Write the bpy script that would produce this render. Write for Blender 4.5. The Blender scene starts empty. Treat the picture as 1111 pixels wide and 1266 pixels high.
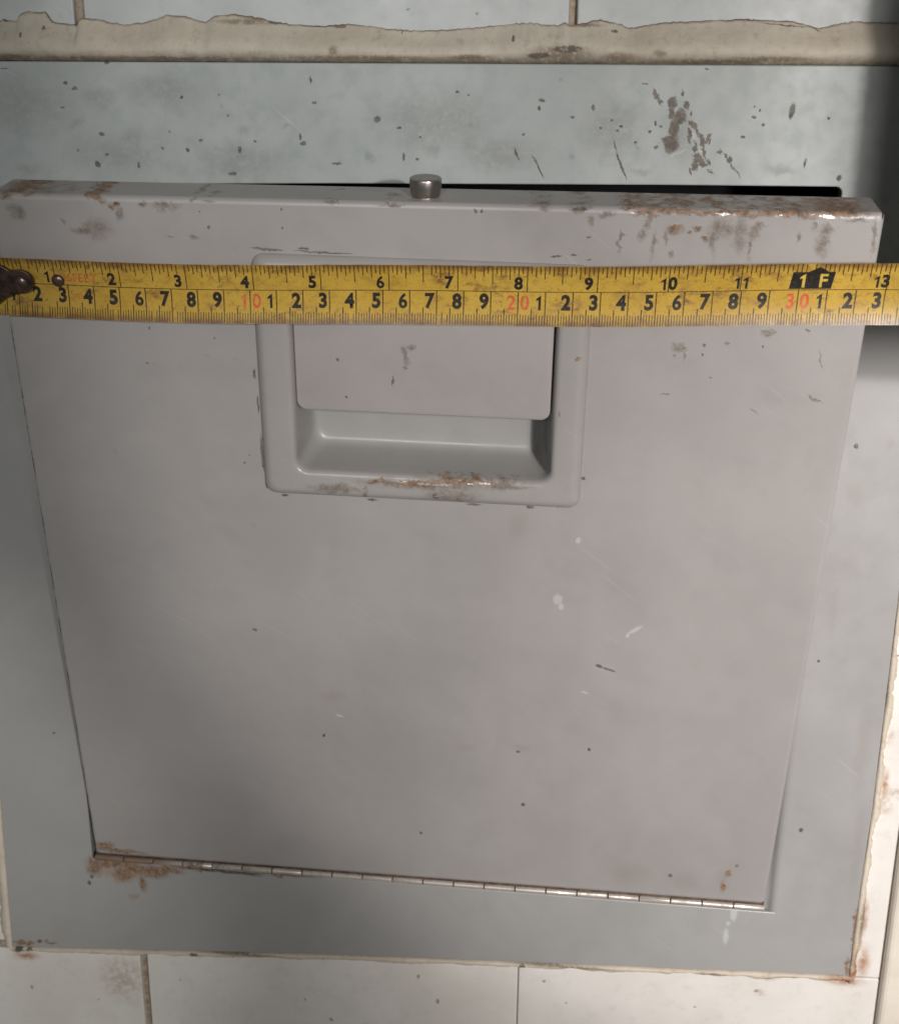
import bpy, bmesh, math, random
from mathutils import Vector, Matrix
R = math.radians
random.seed(7)
S = 0.001                                   # everything below is written in millimetres
scene = bpy.context.scene
col = scene.collection

# ------------------------------------------------------------------ camera
cam_d = bpy.data.cameras.new('camera')
cam = bpy.data.objects.new('camera', cam_d); col.objects.link(cam)
cam.location = (0.21183, -0.50877, 0.34366)
cam.rotation_euler = (1.25301, -0.00765, 0.09278)
cam_d.sensor_fit = 'HORIZONTAL'; cam_d.sensor_width = 36.0
cam_d.lens = 1596.6 / 1111.0 * 36.0
cam_d.clip_start = 0.01; cam_d.clip_end = 50
cam_d.dof.use_dof = True; cam_d.dof.focus_distance = 0.50; cam_d.dof.aperture_fstop = 20
scene.camera = cam

# ------------------------------------------------------------------ light
world = bpy.data.worlds.new('World'); scene.world = world; world.use_nodes = True
bg = world.node_tree.nodes['Background']
bg.inputs['Color'].default_value = (0.97, 1.0, 0.97, 1); bg.inputs['Strength'].default_value = 0.10

def aim(o, p):
    o.rotation_euler = (Vector(p) - o.location).to_track_quat('-Z', 'Y').to_euler()
def area(name, loc, tgt, sx, sy, power, color, spread=180):
    l = bpy.data.lights.new(name, 'AREA'); l.shape = 'RECTANGLE'; l.size = sx; l.size_y = sy
    l.energy = power; l.color = color; l.spread = R(spread)
    o = bpy.data.objects.new(name, l); o.location = loc; col.objects.link(o); aim(o, tgt); return o
def spot(name, loc, tgt, power, color, angle, blend, radius):
    l = bpy.data.lights.new(name, 'SPOT'); l.energy = power; l.color = color
    l.spot_size = R(angle); l.spot_blend = blend; l.shadow_soft_size = radius
    o = bpy.data.objects.new(name, l); o.location = loc; col.objects.link(o); aim(o, tgt); return o
spot('room_lamp', (0.68, -1.15, 0.40), (0.457, 0, 0.107), 62.0, (1.0, 0.955, 0.925), 38.092, 0.906, 0.095)
spot('shadow_edge_spot', (0.65, -1.15, 0.45), (0.415, 0, 0.295), 24.0, (1.0, 0.955, 0.93), 37.5, 0.22, 0.015)  # added spot; its cone edge stands in for a diagonal cast shadow
spot('upper_fill', (0.06, -1.05, 0.50), (-0.174, 0, 0.345), 13.0, (1.0, 1.0, 0.985), 45.112, 0.406, 0.03)  # added fill for the top rail and upper left, set out in front
spot('left_fill', (0.56, -1.05, 0.25), (-0.255, 0, -0.09), 23.0, (1.0, 0.98, 0.95), 27.5, 0.6, 0.02)  # added fill that lifts the left rail and the door's left side

scene.view_settings.view_transform = 'Standard'; scene.view_settings.look = 'None'
scene.view_settings.exposure = 0.0; scene.view_settings.gamma = 1.0
scene.view_settings.use_curve_mapping = False

# ------------------------------------------------------------------ wear marks and painted seam shade: (x, z, half width, half height, tilt), mm on their surface
BLOTS={'strip':{'chip_and_shade':[(15.7,344.2,1.15,0.74,0),(19.2,342.4,1.31,0.76,0),(13.7,335.3,0.82,0.45,0),(28.8,325.4,1.15,0.91,0),(61.3,339.3,0.64,0.74,0),(76.0,340.3,0.48,0.44,0),(79.3,333.0,0.48,0.45,0),(111.7,346.0,0.47,1.46,0),(112.8,337.9,0.94,0.45,0),(137.0,331.9,1.41,1.49,20),(145.3,328.9,1.09,0.6,0),(153.4,325.7,0.47,0.6,0),(67.9,323.6,0.97,0.6,0),(62.6,319.7,0.82,0.76,0),(83.1,320.1,0.79,1.36,0),(108.1,322.7,1.43,0.91,0),(106.9,325.2,0.48,1.51,0),(26.3,313.9,1.15,1.41,0),(30.2,317.8,0.82,0.46,0),(18.5,319.3,0.67,0.61,0),(52.6,320.5,0.66,0.45,0),(55.7,326.6,0.48,0.45,0),(89.3,323.5,0.65,0.45,0),(147.1,318.1,0.62,1.81,0),(121.0,315.5,2.22,0.46,0),(152.1,317.4,0.78,0.45,0),(-8.1,349.4,1.97,0.3,0),(32.8,351.4,1.29,0.58,0),(42.7,313.8,0.49,1.38,0),(79.9,311.2,1.61,0.77,0),(167.5,342.0,0.92,0.44,0),(171.8,341.0,0.46,0.44,0),(199.3,339.3,1.36,0.72,0),(198.3,336.6,0.61,0.88,0),(210.9,333.6,0.91,0.44,0),(218.4,337.0,0.76,1.17,0),(225.6,332.3,0.61,0.44,0),(227.9,328.6,0.76,0.44,0),(229.3,330.4,0.77,0.59,0),(221.5,329.7,0.46,0.44,0),(192.7,326.8,0.62,0.45,0),(190.3,320.1,0.46,2.68,-20),(198.6,315.2,0.39,5.15,-28),(230.0,316.1,0.39,6.26,-22),(227.1,323.5,0.3,2.09,-20),(237.3,345.7,1.52,0.29,0),(291.4,336.2,1.04,3.17,8),(305.2,333.8,0.59,0.58,0),(278.0,334.0,0.6,0.58,0),(279.8,336.4,0.45,0.43,0),(281.4,331.2,0.6,0.58,0),(274.3,326.9,0.6,0.44,0),(259.4,350.9,0.74,0.28,0),(311.0,312.7,1.19,1.19,0),(255.8,314.2,0.45,1.49,-20),(297.8,317.7,0.45,1.79,0),(241.9,331.6,0.6,0.92,0),(243.9,330.4,0.6,0.38,0),(239.9,328.6,0.69,0.5,0),(277.7,334.1,0.76,0.42,0),(274.2,326.9,0.78,0.5,0),(277.8,337.7,0.34,0.25,0),(279.8,336.5,0.34,0.42,0)],'soft':[(18.6,329.6,4.59,1.66,-40),(101.4,328.9,1.91,0.76,0),(74.4,320.8,1.29,1.38,0),(133.7,318.0,1.88,2.42,0),(161.2,330.3,5.53,3.57,0),(-2.8,312.1,5.66,2.5,0),(85.5,327.2,3.49,2.42,0),(77.1,335.9,0.64,1.78,-20),(40.1,323.7,6.45,6.05,0),(28.2,338.7,8.19,4.54,0),(158.1,322.0,4.69,4.46,0),(205.9,345.9,0.91,1.3,0),(210.8,319.8,1.39,1.64,0),(235.5,323.6,1.21,1.79,0),(179.4,315.4,2.46,3.64,0),(172.3,323.6,4.7,4.47,0),(172.2,331.0,3.13,2.93,0),(237.5,313.9,4.55,1.52,0),(289.0,315.3,6.06,2.09,0),(250.4,327.4,6.82,10.98,0),(1.8,335.8,19.5,12.0,0),(36.0,318.0,22.75,9.15,0),(84.2,315.6,19.2,7.63,0),(159.8,331.3,24.8,11.8,0),(184.6,319.8,15.5,7.5,0),(226.9,329.1,12.2,11.6,0),(53.7,342.2,15.75,5.9,0)],'brown':[(241.7,341.9,0.93,2.05,-20),(243.2,338.7,0.6,1.48,-15),(247.3,338.7,1.56,2.42,0),(246.9,335.0,1.21,1.97,0),(250.4,333.8,2.51,2.71,0),(248.9,329.6,1.9,2.76,0),(248.6,324.5,2.16,2.97,0),(246.6,325.4,1.73,1.53,0),(253.1,337.9,0.93,1.59,0),(251.1,342.2,0.68,0.82,0),(255.2,331.7,1.91,0.84,35),(254.2,327.1,0.51,2.76,-10),(257.1,328.8,0.59,2.76,-25),(259.1,325.1,0.56,2.0,-10),(256.9,323.0,0.69,2.21,0),(260.2,321.3,0.52,2.34,-25),(261.2,325.9,2.51,0.63,-35),(262.2,324.7,0.47,1.38,0),(258.0,318.8,1.56,1.95,0),(257.3,316.2,0.69,1.59,0),(259.6,317.5,1.56,1.09,0),(262.2,318.4,0.52,1.4,0),(262.9,314.6,1.64,0.42,45),(242.8,323.2,0.86,0.67,0),(266.3,321.4,0.3,1.0,-25),(268.1,319.7,0.35,1.59,-30),(269.9,318.3,0.86,1.1,-20),(271.4,316.4,0.35,1.27,-25),(273.3,313.9,0.25,2.12,-30),(234.9,324.4,0.61,0.42,0),(255.0,335.5,0.43,0.82,10)],'pale':[(250.8,320.8,5.18,0.3,-25),(249.0,336.0,0.68,0.92,0),(256.4,327.1,0.95,2.51,-20),(259.4,320.5,0.86,2.12,-15)]},'door':{'rust':[(9.4,311.3,9.08,1.19,0),(16.6,312.5,2.52,0.78,0),(5.0,309.4,2.67,1.19,0),(37.7,311.0,4.04,1.39,15),(44.5,308.6,2.62,1.19,0),(33.8,311.8,2.02,0.6,0),(227.4,313.5,5.64,0.66,0),(232.3,311.4,5.64,0.86,0),(241.5,312.7,14.11,0.96,0),(260.2,312.6,20.31,1.15,0),(278.7,312.9,15.7,1.22,0),(297.0,313.9,12.0,1.13,0),(250.0,307.6,2.03,1.53,0),(252.7,303.8,1.88,1.34,0),(246.9,306.0,1.13,0.57,0),(242.1,306.8,2.82,1.92,0),(291.8,17.1,1.42,2.38,0),(290.1,9.2,1.06,3.84,0),(295.1,22.2,0.7,0.94,0),(13.0,3.3,13.26,1.5,3),(5.5,5.6,4.74,3.0,0)],'grime':[(46.6,305.4,1.64,2.62,15),(55.1,309.1,1.82,0.89,0),(73.8,311.2,1.39,0.6,0),(79.2,310.9,2.48,0.5,0),(78.5,301.2,0.61,0.89,0),(25.3,301.6,0.51,2.02,-20),(63.5,308.4,6.05,1.39,0),(64.5,297.5,1.41,0.5,0),(37.3,299.5,6.16,4.04,0),(8.3,304.5,4.1,3.03,0),(122.9,311.4,2.92,0.49,0),(144.4,311.6,5.07,0.57,0),(195.8,312.4,4.31,0.86,0),(209.1,312.2,4.79,1.15,0),(213.6,308.2,1.53,2.49,0),(224.0,301.3,0.66,5.07,0),(224.3,304.0,1.34,0.78,0),(230.9,304.5,1.5,2.73,30),(235.5,300.7,1.05,5.65,0),(233.4,308.9,1.32,3.83,10),(242.1,306.3,3.2,2.3,0),(241.9,298.0,1.24,1.95,0),(239.1,303.3,0.75,2.87,0),(256.0,304.4,1.88,7.66,0),(258.0,307.4,5.54,3.76,0),(269.3,306.8,2.45,3.83,30),(268.0,301.9,1.13,4.79,0),(270.0,308.7,3.69,1.13,0),(292.9,303.8,2.77,5.75,0),(288.4,309.9,1.09,2.35,0),(309.6,306.3,0.92,6.7,0),(284.3,305.4,0.74,1.92,0),(264.7,305.7,2.77,6.7,0),(219.1,310.8,3.83,1.34,0),(293.2,308.6,3.63,1.92,0),(302.9,311.3,4.53,0.75,0),(247.6,263.1,2.74,2.05,0),(250.0,260.4,0.6,2.56,0),(245.7,259.8,0.87,0.47,0),(278.5,270.2,2.52,1.62,0),(243.9,245.3,1.74,0.58,0),(276.7,240.6,0.35,2.69,-50),(297.8,246.6,0.34,3.97,-62),(298.0,260.8,0.42,3.66,-20),(264.7,265.7,0.34,1.1,20),(62.7,314.9,35.4,1.99,0),(21.4,313.5,15.0,2.28,0),(126.0,314.7,34.2,1.4,0),(188.0,315.1,24.75,1.38,0),(32.8,298.5,6.6,1.8,0),(72.8,297.9,2.95,1.18,0)],'chip_and_shade':[(75.4,307.0,0.3,0.3,0),(105.1,308.6,0.39,0.49,0),(54.6,308.9,1.01,0.5,0),(78.2,301.2,0.4,0.61,0),(45.5,308.8,1.44,0.6,0),(105.0,301.9,0.3,0.4,0),(52.9,262.6,0.31,0.43,0),(173.4,310.4,0.78,0.86,0),(175.6,310.5,0.57,0.78,0),(213.0,302.6,0.96,0.39,0),(201.8,295.5,2.11,0.4,0),(208.1,296.1,1.15,0.4,0),(213.4,294.8,1.17,0.3,0),(209.1,312.2,2.87,0.67,0),(52.6,262.2,0.28,0.48,0),(77.3,259.6,0.46,0.38,0),(50.5,248.4,0.76,0.25,0),(52.8,248.2,0.28,0.29,0),(85.4,209.0,0.48,0.53,0),(87.2,212.0,0.38,0.31,0),(91.3,246.4,0.47,1.56,0),(256.2,264.7,0.6,0.93,0),(256.1,261.2,0.34,0.56,0),(259.7,252.5,0.61,0.28,0),(277.0,265.2,0.34,0.46,0),(291.8,271.9,1.18,0.36,20),(287.3,273.8,1.34,0.27,0),(227.7,123.7,1.65,0.96,25),(231.7,122.4,3.63,0.56,18),(226.3,80.7,0.9,1.04,0),(199.1,48.0,1.06,1.1,0),(84.5,131.3,1.04,0.89,0),(111.6,78.9,0.71,0.88,0),(91.3,246.1,0.5,2.28,0),(92.1,233.7,0.5,4.02,0),(92.5,213.3,0.58,8.63,0),(93.3,200.1,0.58,2.13,0),(100.4,195.5,1.62,0.58,0),(135.1,195.4,2.56,0.53,0),(174.7,195.6,3.15,0.57,0),(196.7,195.8,1.86,0.63,0),(207.6,196.5,1.24,0.57,0),(216.5,209.2,0.91,0.86,0),(215.4,247.8,0.44,1.26,0),(99.1,294.1,6.49,0.47,2),(119.5,293.7,11.6,0.35,2),(112.3,294.9,2.36,0.41,0),(153.9,27.5,0.73,0.95,0),(266.4,13.1,1.08,1.2,0),(196.0,76.8,1.05,0.87,0),(0.06,8,0.75,8.5,0.3),(0.24,21,0.75,8.5,0.3),(-0.08,34,0.75,8.5,0.3),(0.1,47,0.75,8.5,0.3),(-0.22,60,0.75,8.5,0.3),(-0.04,73,0.75,8.5,0.3),(-0.36,86,0.75,8.5,0.3),(-0.17,99,0.75,8.5,0.3),(-0.49,112,0.75,8.5,0.3),(-0.31,125,0.75,8.5,0.3),(-0.63,138,0.75,8.5,0.3),(-0.45,151,0.75,8.5,0.3),(-0.77,164,0.75,8.5,0.3),(-0.59,177,0.75,8.5,0.3),(-0.91,190,0.75,8.5,0.3),(-0.73,203,0.75,8.5,0.3),(-1.04,216,0.75,8.5,0.3),(-0.86,229,0.75,8.5,0.3),(-1.18,242,0.75,8.5,0.3),(-1.0,255,0.75,8.5,0.3)],'bare':[(258.4,312.2,2.22,0.56,0),(277.4,312.3,0.74,0.47,0),(287.9,313.4,1.29,0.47,0),(292.6,312.6,2.95,0.56,0),(256.1,312.3,0.92,0.28,0),(311.2,313.5,0.45,1.66,0),(227.6,311.3,1.5,0.25,0)],'stain':[(73.7,253.4,0.93,0.78,0),(84.7,251.9,1.3,1.17,0),(33.5,211.2,1.39,1.07,0),(87.2,180.9,1.17,2.22,0),(173.3,77.1,5.6,2.18,0),(197.7,79.1,4.83,2.58,0),(115.9,100.3,7.0,3.36,0),(273.8,10.4,6.39,6.72,0),(249.1,12.8,10.8,7.68,0),(289.8,12.1,3.5,7.6,0),(192.3,187.4,5.04,7.1,0)],'pale':[(209.3,154.8,2.28,3.04,0),(210.7,151.5,1.28,1.9,0),(241.1,142.4,4.16,0.96,-35),(222.5,110.3,2.01,0.62,10),(119.0,89.9,2.13,0.65,10),(238.4,139.5,0.96,1.56,0),(216.1,182.3,1.26,1.8,0)]},'flap':{'grime':[(148.3,255.8,1.5,4.16,-6),(150.7,259.7,2.1,1.24,0),(148.2,252.0,1.2,1.6,0)],'chip_and_shade':[(123.2,253.4,0.6,0.64,0),(143.9,246.0,0.3,2.56,0),(126.1,238.7,0.62,0.65,0)]},'bezel':{'grime':[(157.3,205.5,29.93,2.07,0),(133.6,201.0,1.6,4.26,0),(166.8,200.8,11.34,3.55,0),(122.5,201.7,12.8,1.78,0),(185.4,206.7,12.4,1.75,0)],'rust':[(211.3,259.6,0.88,0.93,0),(205.6,237.4,0.6,1.3,0),(154.2,205.6,12.6,1.05,0),(171.4,207.3,15.5,1.05,0),(138.4,205.5,5.67,1.05,0)],'bare':[(155.8,205.7,3.15,0.7,0),(163.0,205.4,4.41,0.69,0),(173.6,206.0,1.55,1.04,0),(147.9,206.0,1.86,0.52,0),(160.5,200.8,1.57,1.78,0),(179.2,207.1,2.48,0.52,0)]},'frame':{'rust':[(-0.8,-7.4,3.88,5.38,0),(9.9,-3.7,14.19,3.99,0),(22.4,-14.2,1.94,5.05,0),(27.3,-8.0,8.85,3.33,0),(42.2,-3.1,13.1,1.66,0),(2.7,-0.9,4.42,1.66,0),(-39.5,-52.4,6.82,1.42,0),(-26.4,-51.0,3.67,0.88,0),(56.8,-4.8,24.74,1.16,3),(82.9,-4.9,21.55,0.99,3),(36.4,-3.2,17.69,2.0,3),(16.1,0.4,14.74,2.33,3),(6.8,-4.9,10.45,2.66,0),(18.6,-6.1,8.96,2.99,0),(-0.5,-4.1,3.58,2.99,0),(13.1,-9.8,5.9,3.7,0),(34.7,-6.6,8.85,2.02,0),(349.2,-35.7,1.42,5.28,0),(350.4,-15.6,1.05,12.75,0)],'tan':[(12.5,-8.2,16.22,5.66,0),(17.4,-22.1,3.29,2.72,0),(12.2,-12.4,5.97,3.4,0),(13.6,-13.5,1.79,1.01,0),(4.1,-2.1,3.69,2.0,0),(15.7,-4.6,5.9,2.36,0)],'chip_and_shade':[(-4.2,-16.1,1.05,1.36,0),(59.7,-5.2,21.83,0.82,3),(85.8,-4.4,21.55,0.67,3),(-31.7,-50.9,1.4,1.24,0),(-42.1,-55.4,1.55,1.07,0),(-2.7,-12.6,0.75,1.36,0),(322.3,33.9,1.05,1.21,0),(327.8,209.2,0.93,1.32,0),(322.2,115.3,0.67,0.74,0),(-14.2,62.4,0.76,0.83,0)],'stain':[(340.9,210.3,2.21,2.64,0),(328.9,189.7,4.41,6.8,0),(330.5,158.5,4.55,7.1,0),(326.1,136.8,1.98,10.95,0),(344.2,73.9,3.4,23.1,0),(347.5,26.1,2.76,24.6,0)],'pale':[(294.4,-16.4,1.08,1.29,0),(293.8,-23.4,1.46,5.16,0),(296.5,-10.2,1.8,6.02,0)]},'bead':{'grime':[(206.0,356.0,13.64,3.17,0),(227.9,354.7,7.45,2.02,0),(242.0,356.2,2.98,1.41,0),(213.9,365.9,7.58,0.85,0),(171.9,354.3,9.09,1.15,0),(282.7,354.3,17.58,1.13,0),(260.7,353.4,23.84,0.99,0),(95.0,367.6,9.99,2.3,0),(87.1,366.6,12.5,1.15,0),(121.0,356.3,2.19,2.3,0),(39.0,353.3,48.39,0.89,0),(133.3,353.9,30.75,1.01,0),(-2.8,353.7,9.68,1.02,0)],'chip_and_shade':[(188.2,361.1,0.61,1.3,0),(225.2,363.8,1.34,0.69,0),(197.7,355.2,4.55,1.13,0),(208.2,357.4,5.96,1.41,0),(271.4,367.9,8.79,0.28,0),(286.1,366.2,8.79,0.28,4),(296.3,365.5,4.39,0.42,30),(116.6,365.9,8.92,1.15,0),(90.3,368.9,7.69,0.56,0),(132.0,368.2,9.22,0.56,0),(0.4,361.5,0.65,1.17,0),(9.5,364.0,0.65,0.88,0),(-6.2,367.8,2.26,1.72,0),(99.6,366.7,4.69,1.15,0),(146.5,364.0,0.45,1.98,0),(122.7,365.3,3.07,1.13,0)]},'sideb':{'rust':[(354.7,-32.6,4.26,9.57,0),(347.4,-42.9,8.64,2.64,0),(353.6,-39.3,4.97,3.52,0)],'grime':[(353.5,-11.1,1.75,12.75,0),(327.6,-44.5,10.8,2.2,0),(315.0,-46.4,2.88,2.64,0),(289.1,-44.4,7.3,1.34,0),(-40.3,-59.9,8.2,2.82,0),(-42.5,-56.8,3.28,2.35,0),(68.4,-50.5,23.7,0.92,0),(222.2,-45.3,29.6,0.9,0),(349.7,101.0,3.3,11.25,0)],'chip_and_shade':[(-42.3,-55.4,2.05,1.88,0),(-37.2,-56.9,2.05,2.35,0),(20.6,-55.2,1.22,0.93,0),(63.6,-52.7,0.79,0.93,0),(107.5,-50.2,0.78,0.91,0),(201.5,-46.5,1.52,1.35,0),(44.6,-52.4,2.4,0.92,0)]},'tile':{'chip_and_shade':[(7.2,-73.0,0.81,0.71,0),(36.0,-69.8,0.81,0.71,0),(97.4,-76.5,0.79,0.94,0),(152.4,-58.6,1.15,1.82,0),(161.7,-72.1,1.17,1.84,0),(212.0,-56.5,1.14,0.9,0),(272.6,-46.2,1.11,0.89,0),(310.1,-53.9,1.48,1.34,0),(109.9,-86.8,1.18,1.42,0),(174.0,370.0,0.9,0.96,0),(148.5,371.1,1.2,0.7,0),(-39.4,-80.2,1.25,1.92,0),(-5.8,-84.6,0.82,0.96,0),(223.0,-67.9,0.76,0.91,0),(283.1,-65.2,0.74,0.9,0)],'tan':[(356.4,-52.4,2.16,1.76,0),(7.3,-71.6,12.15,14.25,0),(347.2,93.3,4.62,6.08,0),(357.3,47.0,4.14,6.32,0),(312.0,-54.7,3.7,2.22,0),(361.1,53.3,4.08,3.95,0),(355.4,80.3,2.68,4.62,0)],'rust':[(356.7,-34.7,3.19,8.7,0),(349.5,-45.4,9.36,2.64,0),(354.9,-11.0,1.75,11.05,0),(353.4,-24.0,2.13,8.6,0),(314.9,-45.5,5.04,2.2,0),(291.0,-44.7,7.4,1.78,0),(356.3,56.9,2.01,7.9,0),(-40.5,-61.8,6.56,2.82,0)]}}  # dark runs on the door's left edge and bezel outline: seam dirt and painted shade

# ------------------------------------------------------------------ material helpers
class NT:
    def __init__(s, name):
        s.m = bpy.data.materials.new(name); s.m.use_nodes = True
        s.t = s.m.node_tree; s.n = s.t.nodes; s.l = s.t.links
        s.b = s.n['Principled BSDF']
        tc = s.n.new('ShaderNodeTexCoord')
        v = s.n.new('ShaderNodeVectorMath'); v.operation = 'SCALE'; v.inputs['Scale'].default_value = 1 / S
        s.l.new(tc.outputs['Object'], v.inputs[0]); s.pos = v.outputs[0]
        s.warp = None; s.warp2 = None
    def set(s, k, v):
        i = s.b.inputs[k]
        if hasattr(v, 'links'): s.l.new(v, i)
        else: i.default_value = v
    def math(s, op, a, b=None, c=None, clamp=False):
        n = s.n.new('ShaderNodeMath'); n.operation = op; n.use_clamp = clamp
        for i, x in enumerate((a, b, c)):
            if x is None: continue
            if hasattr(x, 'links'): s.l.new(x, n.inputs[i])
            else: n.inputs[i].default_value = x
        return n.outputs[0]
    def noise(s, scale, detail=4, rough=.55, vec=None, stretch=None, color=False):
        n = s.n.new('ShaderNodeTexNoise'); n.inputs['Scale'].default_value = scale
        n.inputs['Detail'].default_value = detail; n.inputs['Roughness'].default_value = rough
        src = vec or s.pos
        if stretch:
            m = s.n.new('ShaderNodeVectorMath'); m.operation = 'MULTIPLY'; m.inputs[1].default_value = stretch
            s.l.new(src, m.inputs[0]); src = m.outputs[0]
        s.l.new(src, n.inputs['Vector'])
        return n.outputs['Color' if color else 'Fac']
    def ramp(s, f, lo, hi):
        n = s.n.new('ShaderNodeMapRange'); n.interpolation_type = 'SMOOTHSTEP'
        s.l.new(f, n.inputs['Value']); n.inputs['From Min'].default_value = lo; n.inputs['From Max'].default_value = hi
        return n.outputs['Result']
    def mix(s, f, a, b):
        n = s.n.new('ShaderNodeMix'); n.data_type = 'RGBA'
        for i, x in ((0, f), (6, a), (7, b)):
            if hasattr(x, 'links'): s.l.new(x, n.inputs[i])
            elif i == 0: n.inputs[i].default_value = x
            else: n.inputs[i].default_value = (*x, 1)
        return n.outputs[2]
    def warped(s):
        if s.warp is None:
            a = s.noise(.22, 3, color=True); b = s.noise(1.25, 4, .65, color=True)
            n1 = s.n.new('ShaderNodeVectorMath'); n1.operation = 'MULTIPLY_ADD'
            s.l.new(a, n1.inputs[0]); n1.inputs[1].default_value = (1.5,) * 3; s.l.new(s.pos, n1.inputs[2])
            n2 = s.n.new('ShaderNodeVectorMath'); n2.operation = 'MULTIPLY_ADD'
            s.l.new(b, n2.inputs[0]); n2.inputs[1].default_value = (1.5,) * 3; s.l.new(n1.outputs[0], n2.inputs[2])
            n3 = s.n.new('ShaderNodeVectorMath'); n3.operation = 'SUBTRACT'
            s.l.new(n2.outputs[0], n3.inputs[0]); n3.inputs[1].default_value = (1.5,) * 3
            s.warp = n3.outputs[0]
        return s.warp
    def warped2(s):                             # torn, ragged outlines for dirt and rust
        if s.warp2 is None:
            a = s.noise(.16, 5, .72, color=True)
            n1 = s.n.new('ShaderNodeVectorMath'); n1.operation = 'MULTIPLY_ADD'
            s.l.new(a, n1.inputs[0]); n1.inputs[1].default_value = (7.5,) * 3; s.l.new(s.pos, n1.inputs[2])
            n3 = s.n.new('ShaderNodeVectorMath'); n3.operation = 'SUBTRACT'
            s.l.new(n1.outputs[0], n3.inputs[0]); n3.inputs[1].default_value = (3.75,) * 3
            s.warp2 = n3.outputs[0]
        return s.warp2
    def blots(s, items, lo=.75, hi=1.1, rag=False):
        cur = None
        for (x, z, rx, rz, r) in items:
            m = s.n.new('ShaderNodeMapping'); m.vector_type = 'TEXTURE'
            m.inputs['Location'].default_value = (x, 0, z); m.inputs['Rotation'].default_value = (0, R(r), 0)
            m.inputs['Scale'].default_value = (rx, 400, rz)
            w_ = s.warped2() if rag else s.warped()
            if cur is not None:                     # chained one after the other, so that the shader compiler keeps few values alive
                q = s.n.new('ShaderNodeVectorMath'); q.operation = 'MULTIPLY_ADD'
                s.l.new(cur, q.inputs[0]); q.inputs[1].default_value = (1e-9,) * 3; s.l.new(w_, q.inputs[2]); w_ = q.outputs[0]
            s.l.new(w_, m.inputs['Vector'])
            v = s.n.new('ShaderNodeVectorMath'); v.operation = 'LENGTH'; s.l.new(m.outputs[0], v.inputs[0])
            cur = v.outputs['Value'] if cur is None else s.math('MINIMUM', cur, v.outputs['Value'])
        mr = s.n.new('ShaderNodeMapRange'); mr.interpolation_type = 'SMOOTHSTEP'; s.l.new(cur, mr.inputs['Value'])
        mr.inputs['From Min'].default_value = lo; mr.inputs['From Max'].default_value = hi
        mr.inputs['To Min'].default_value = 1; mr.inputs['To Max'].default_value = 0
        return mr.outputs['Result']
    def bump(s, h, dist, strength=1.0, prev=None):
        n = s.n.new('ShaderNodeBump'); n.inputs['Strength'].default_value = strength
        n.inputs['Distance'].default_value = dist * S
        s.l.new(h, n.inputs['Height'])
        if prev is not None: s.l.new(prev, n.inputs['Normal'])
        return n.outputs[0]

CHIP = (.062, .056, .05); SOFT = (.14, .135, .12); RUST = (.17, .092, .05); GRIME = (.155, .12, .09)
STAIN = (.26, .215, .185); PALE = (.52, .52, .50); TAN = (.30, .21, .14)

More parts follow.
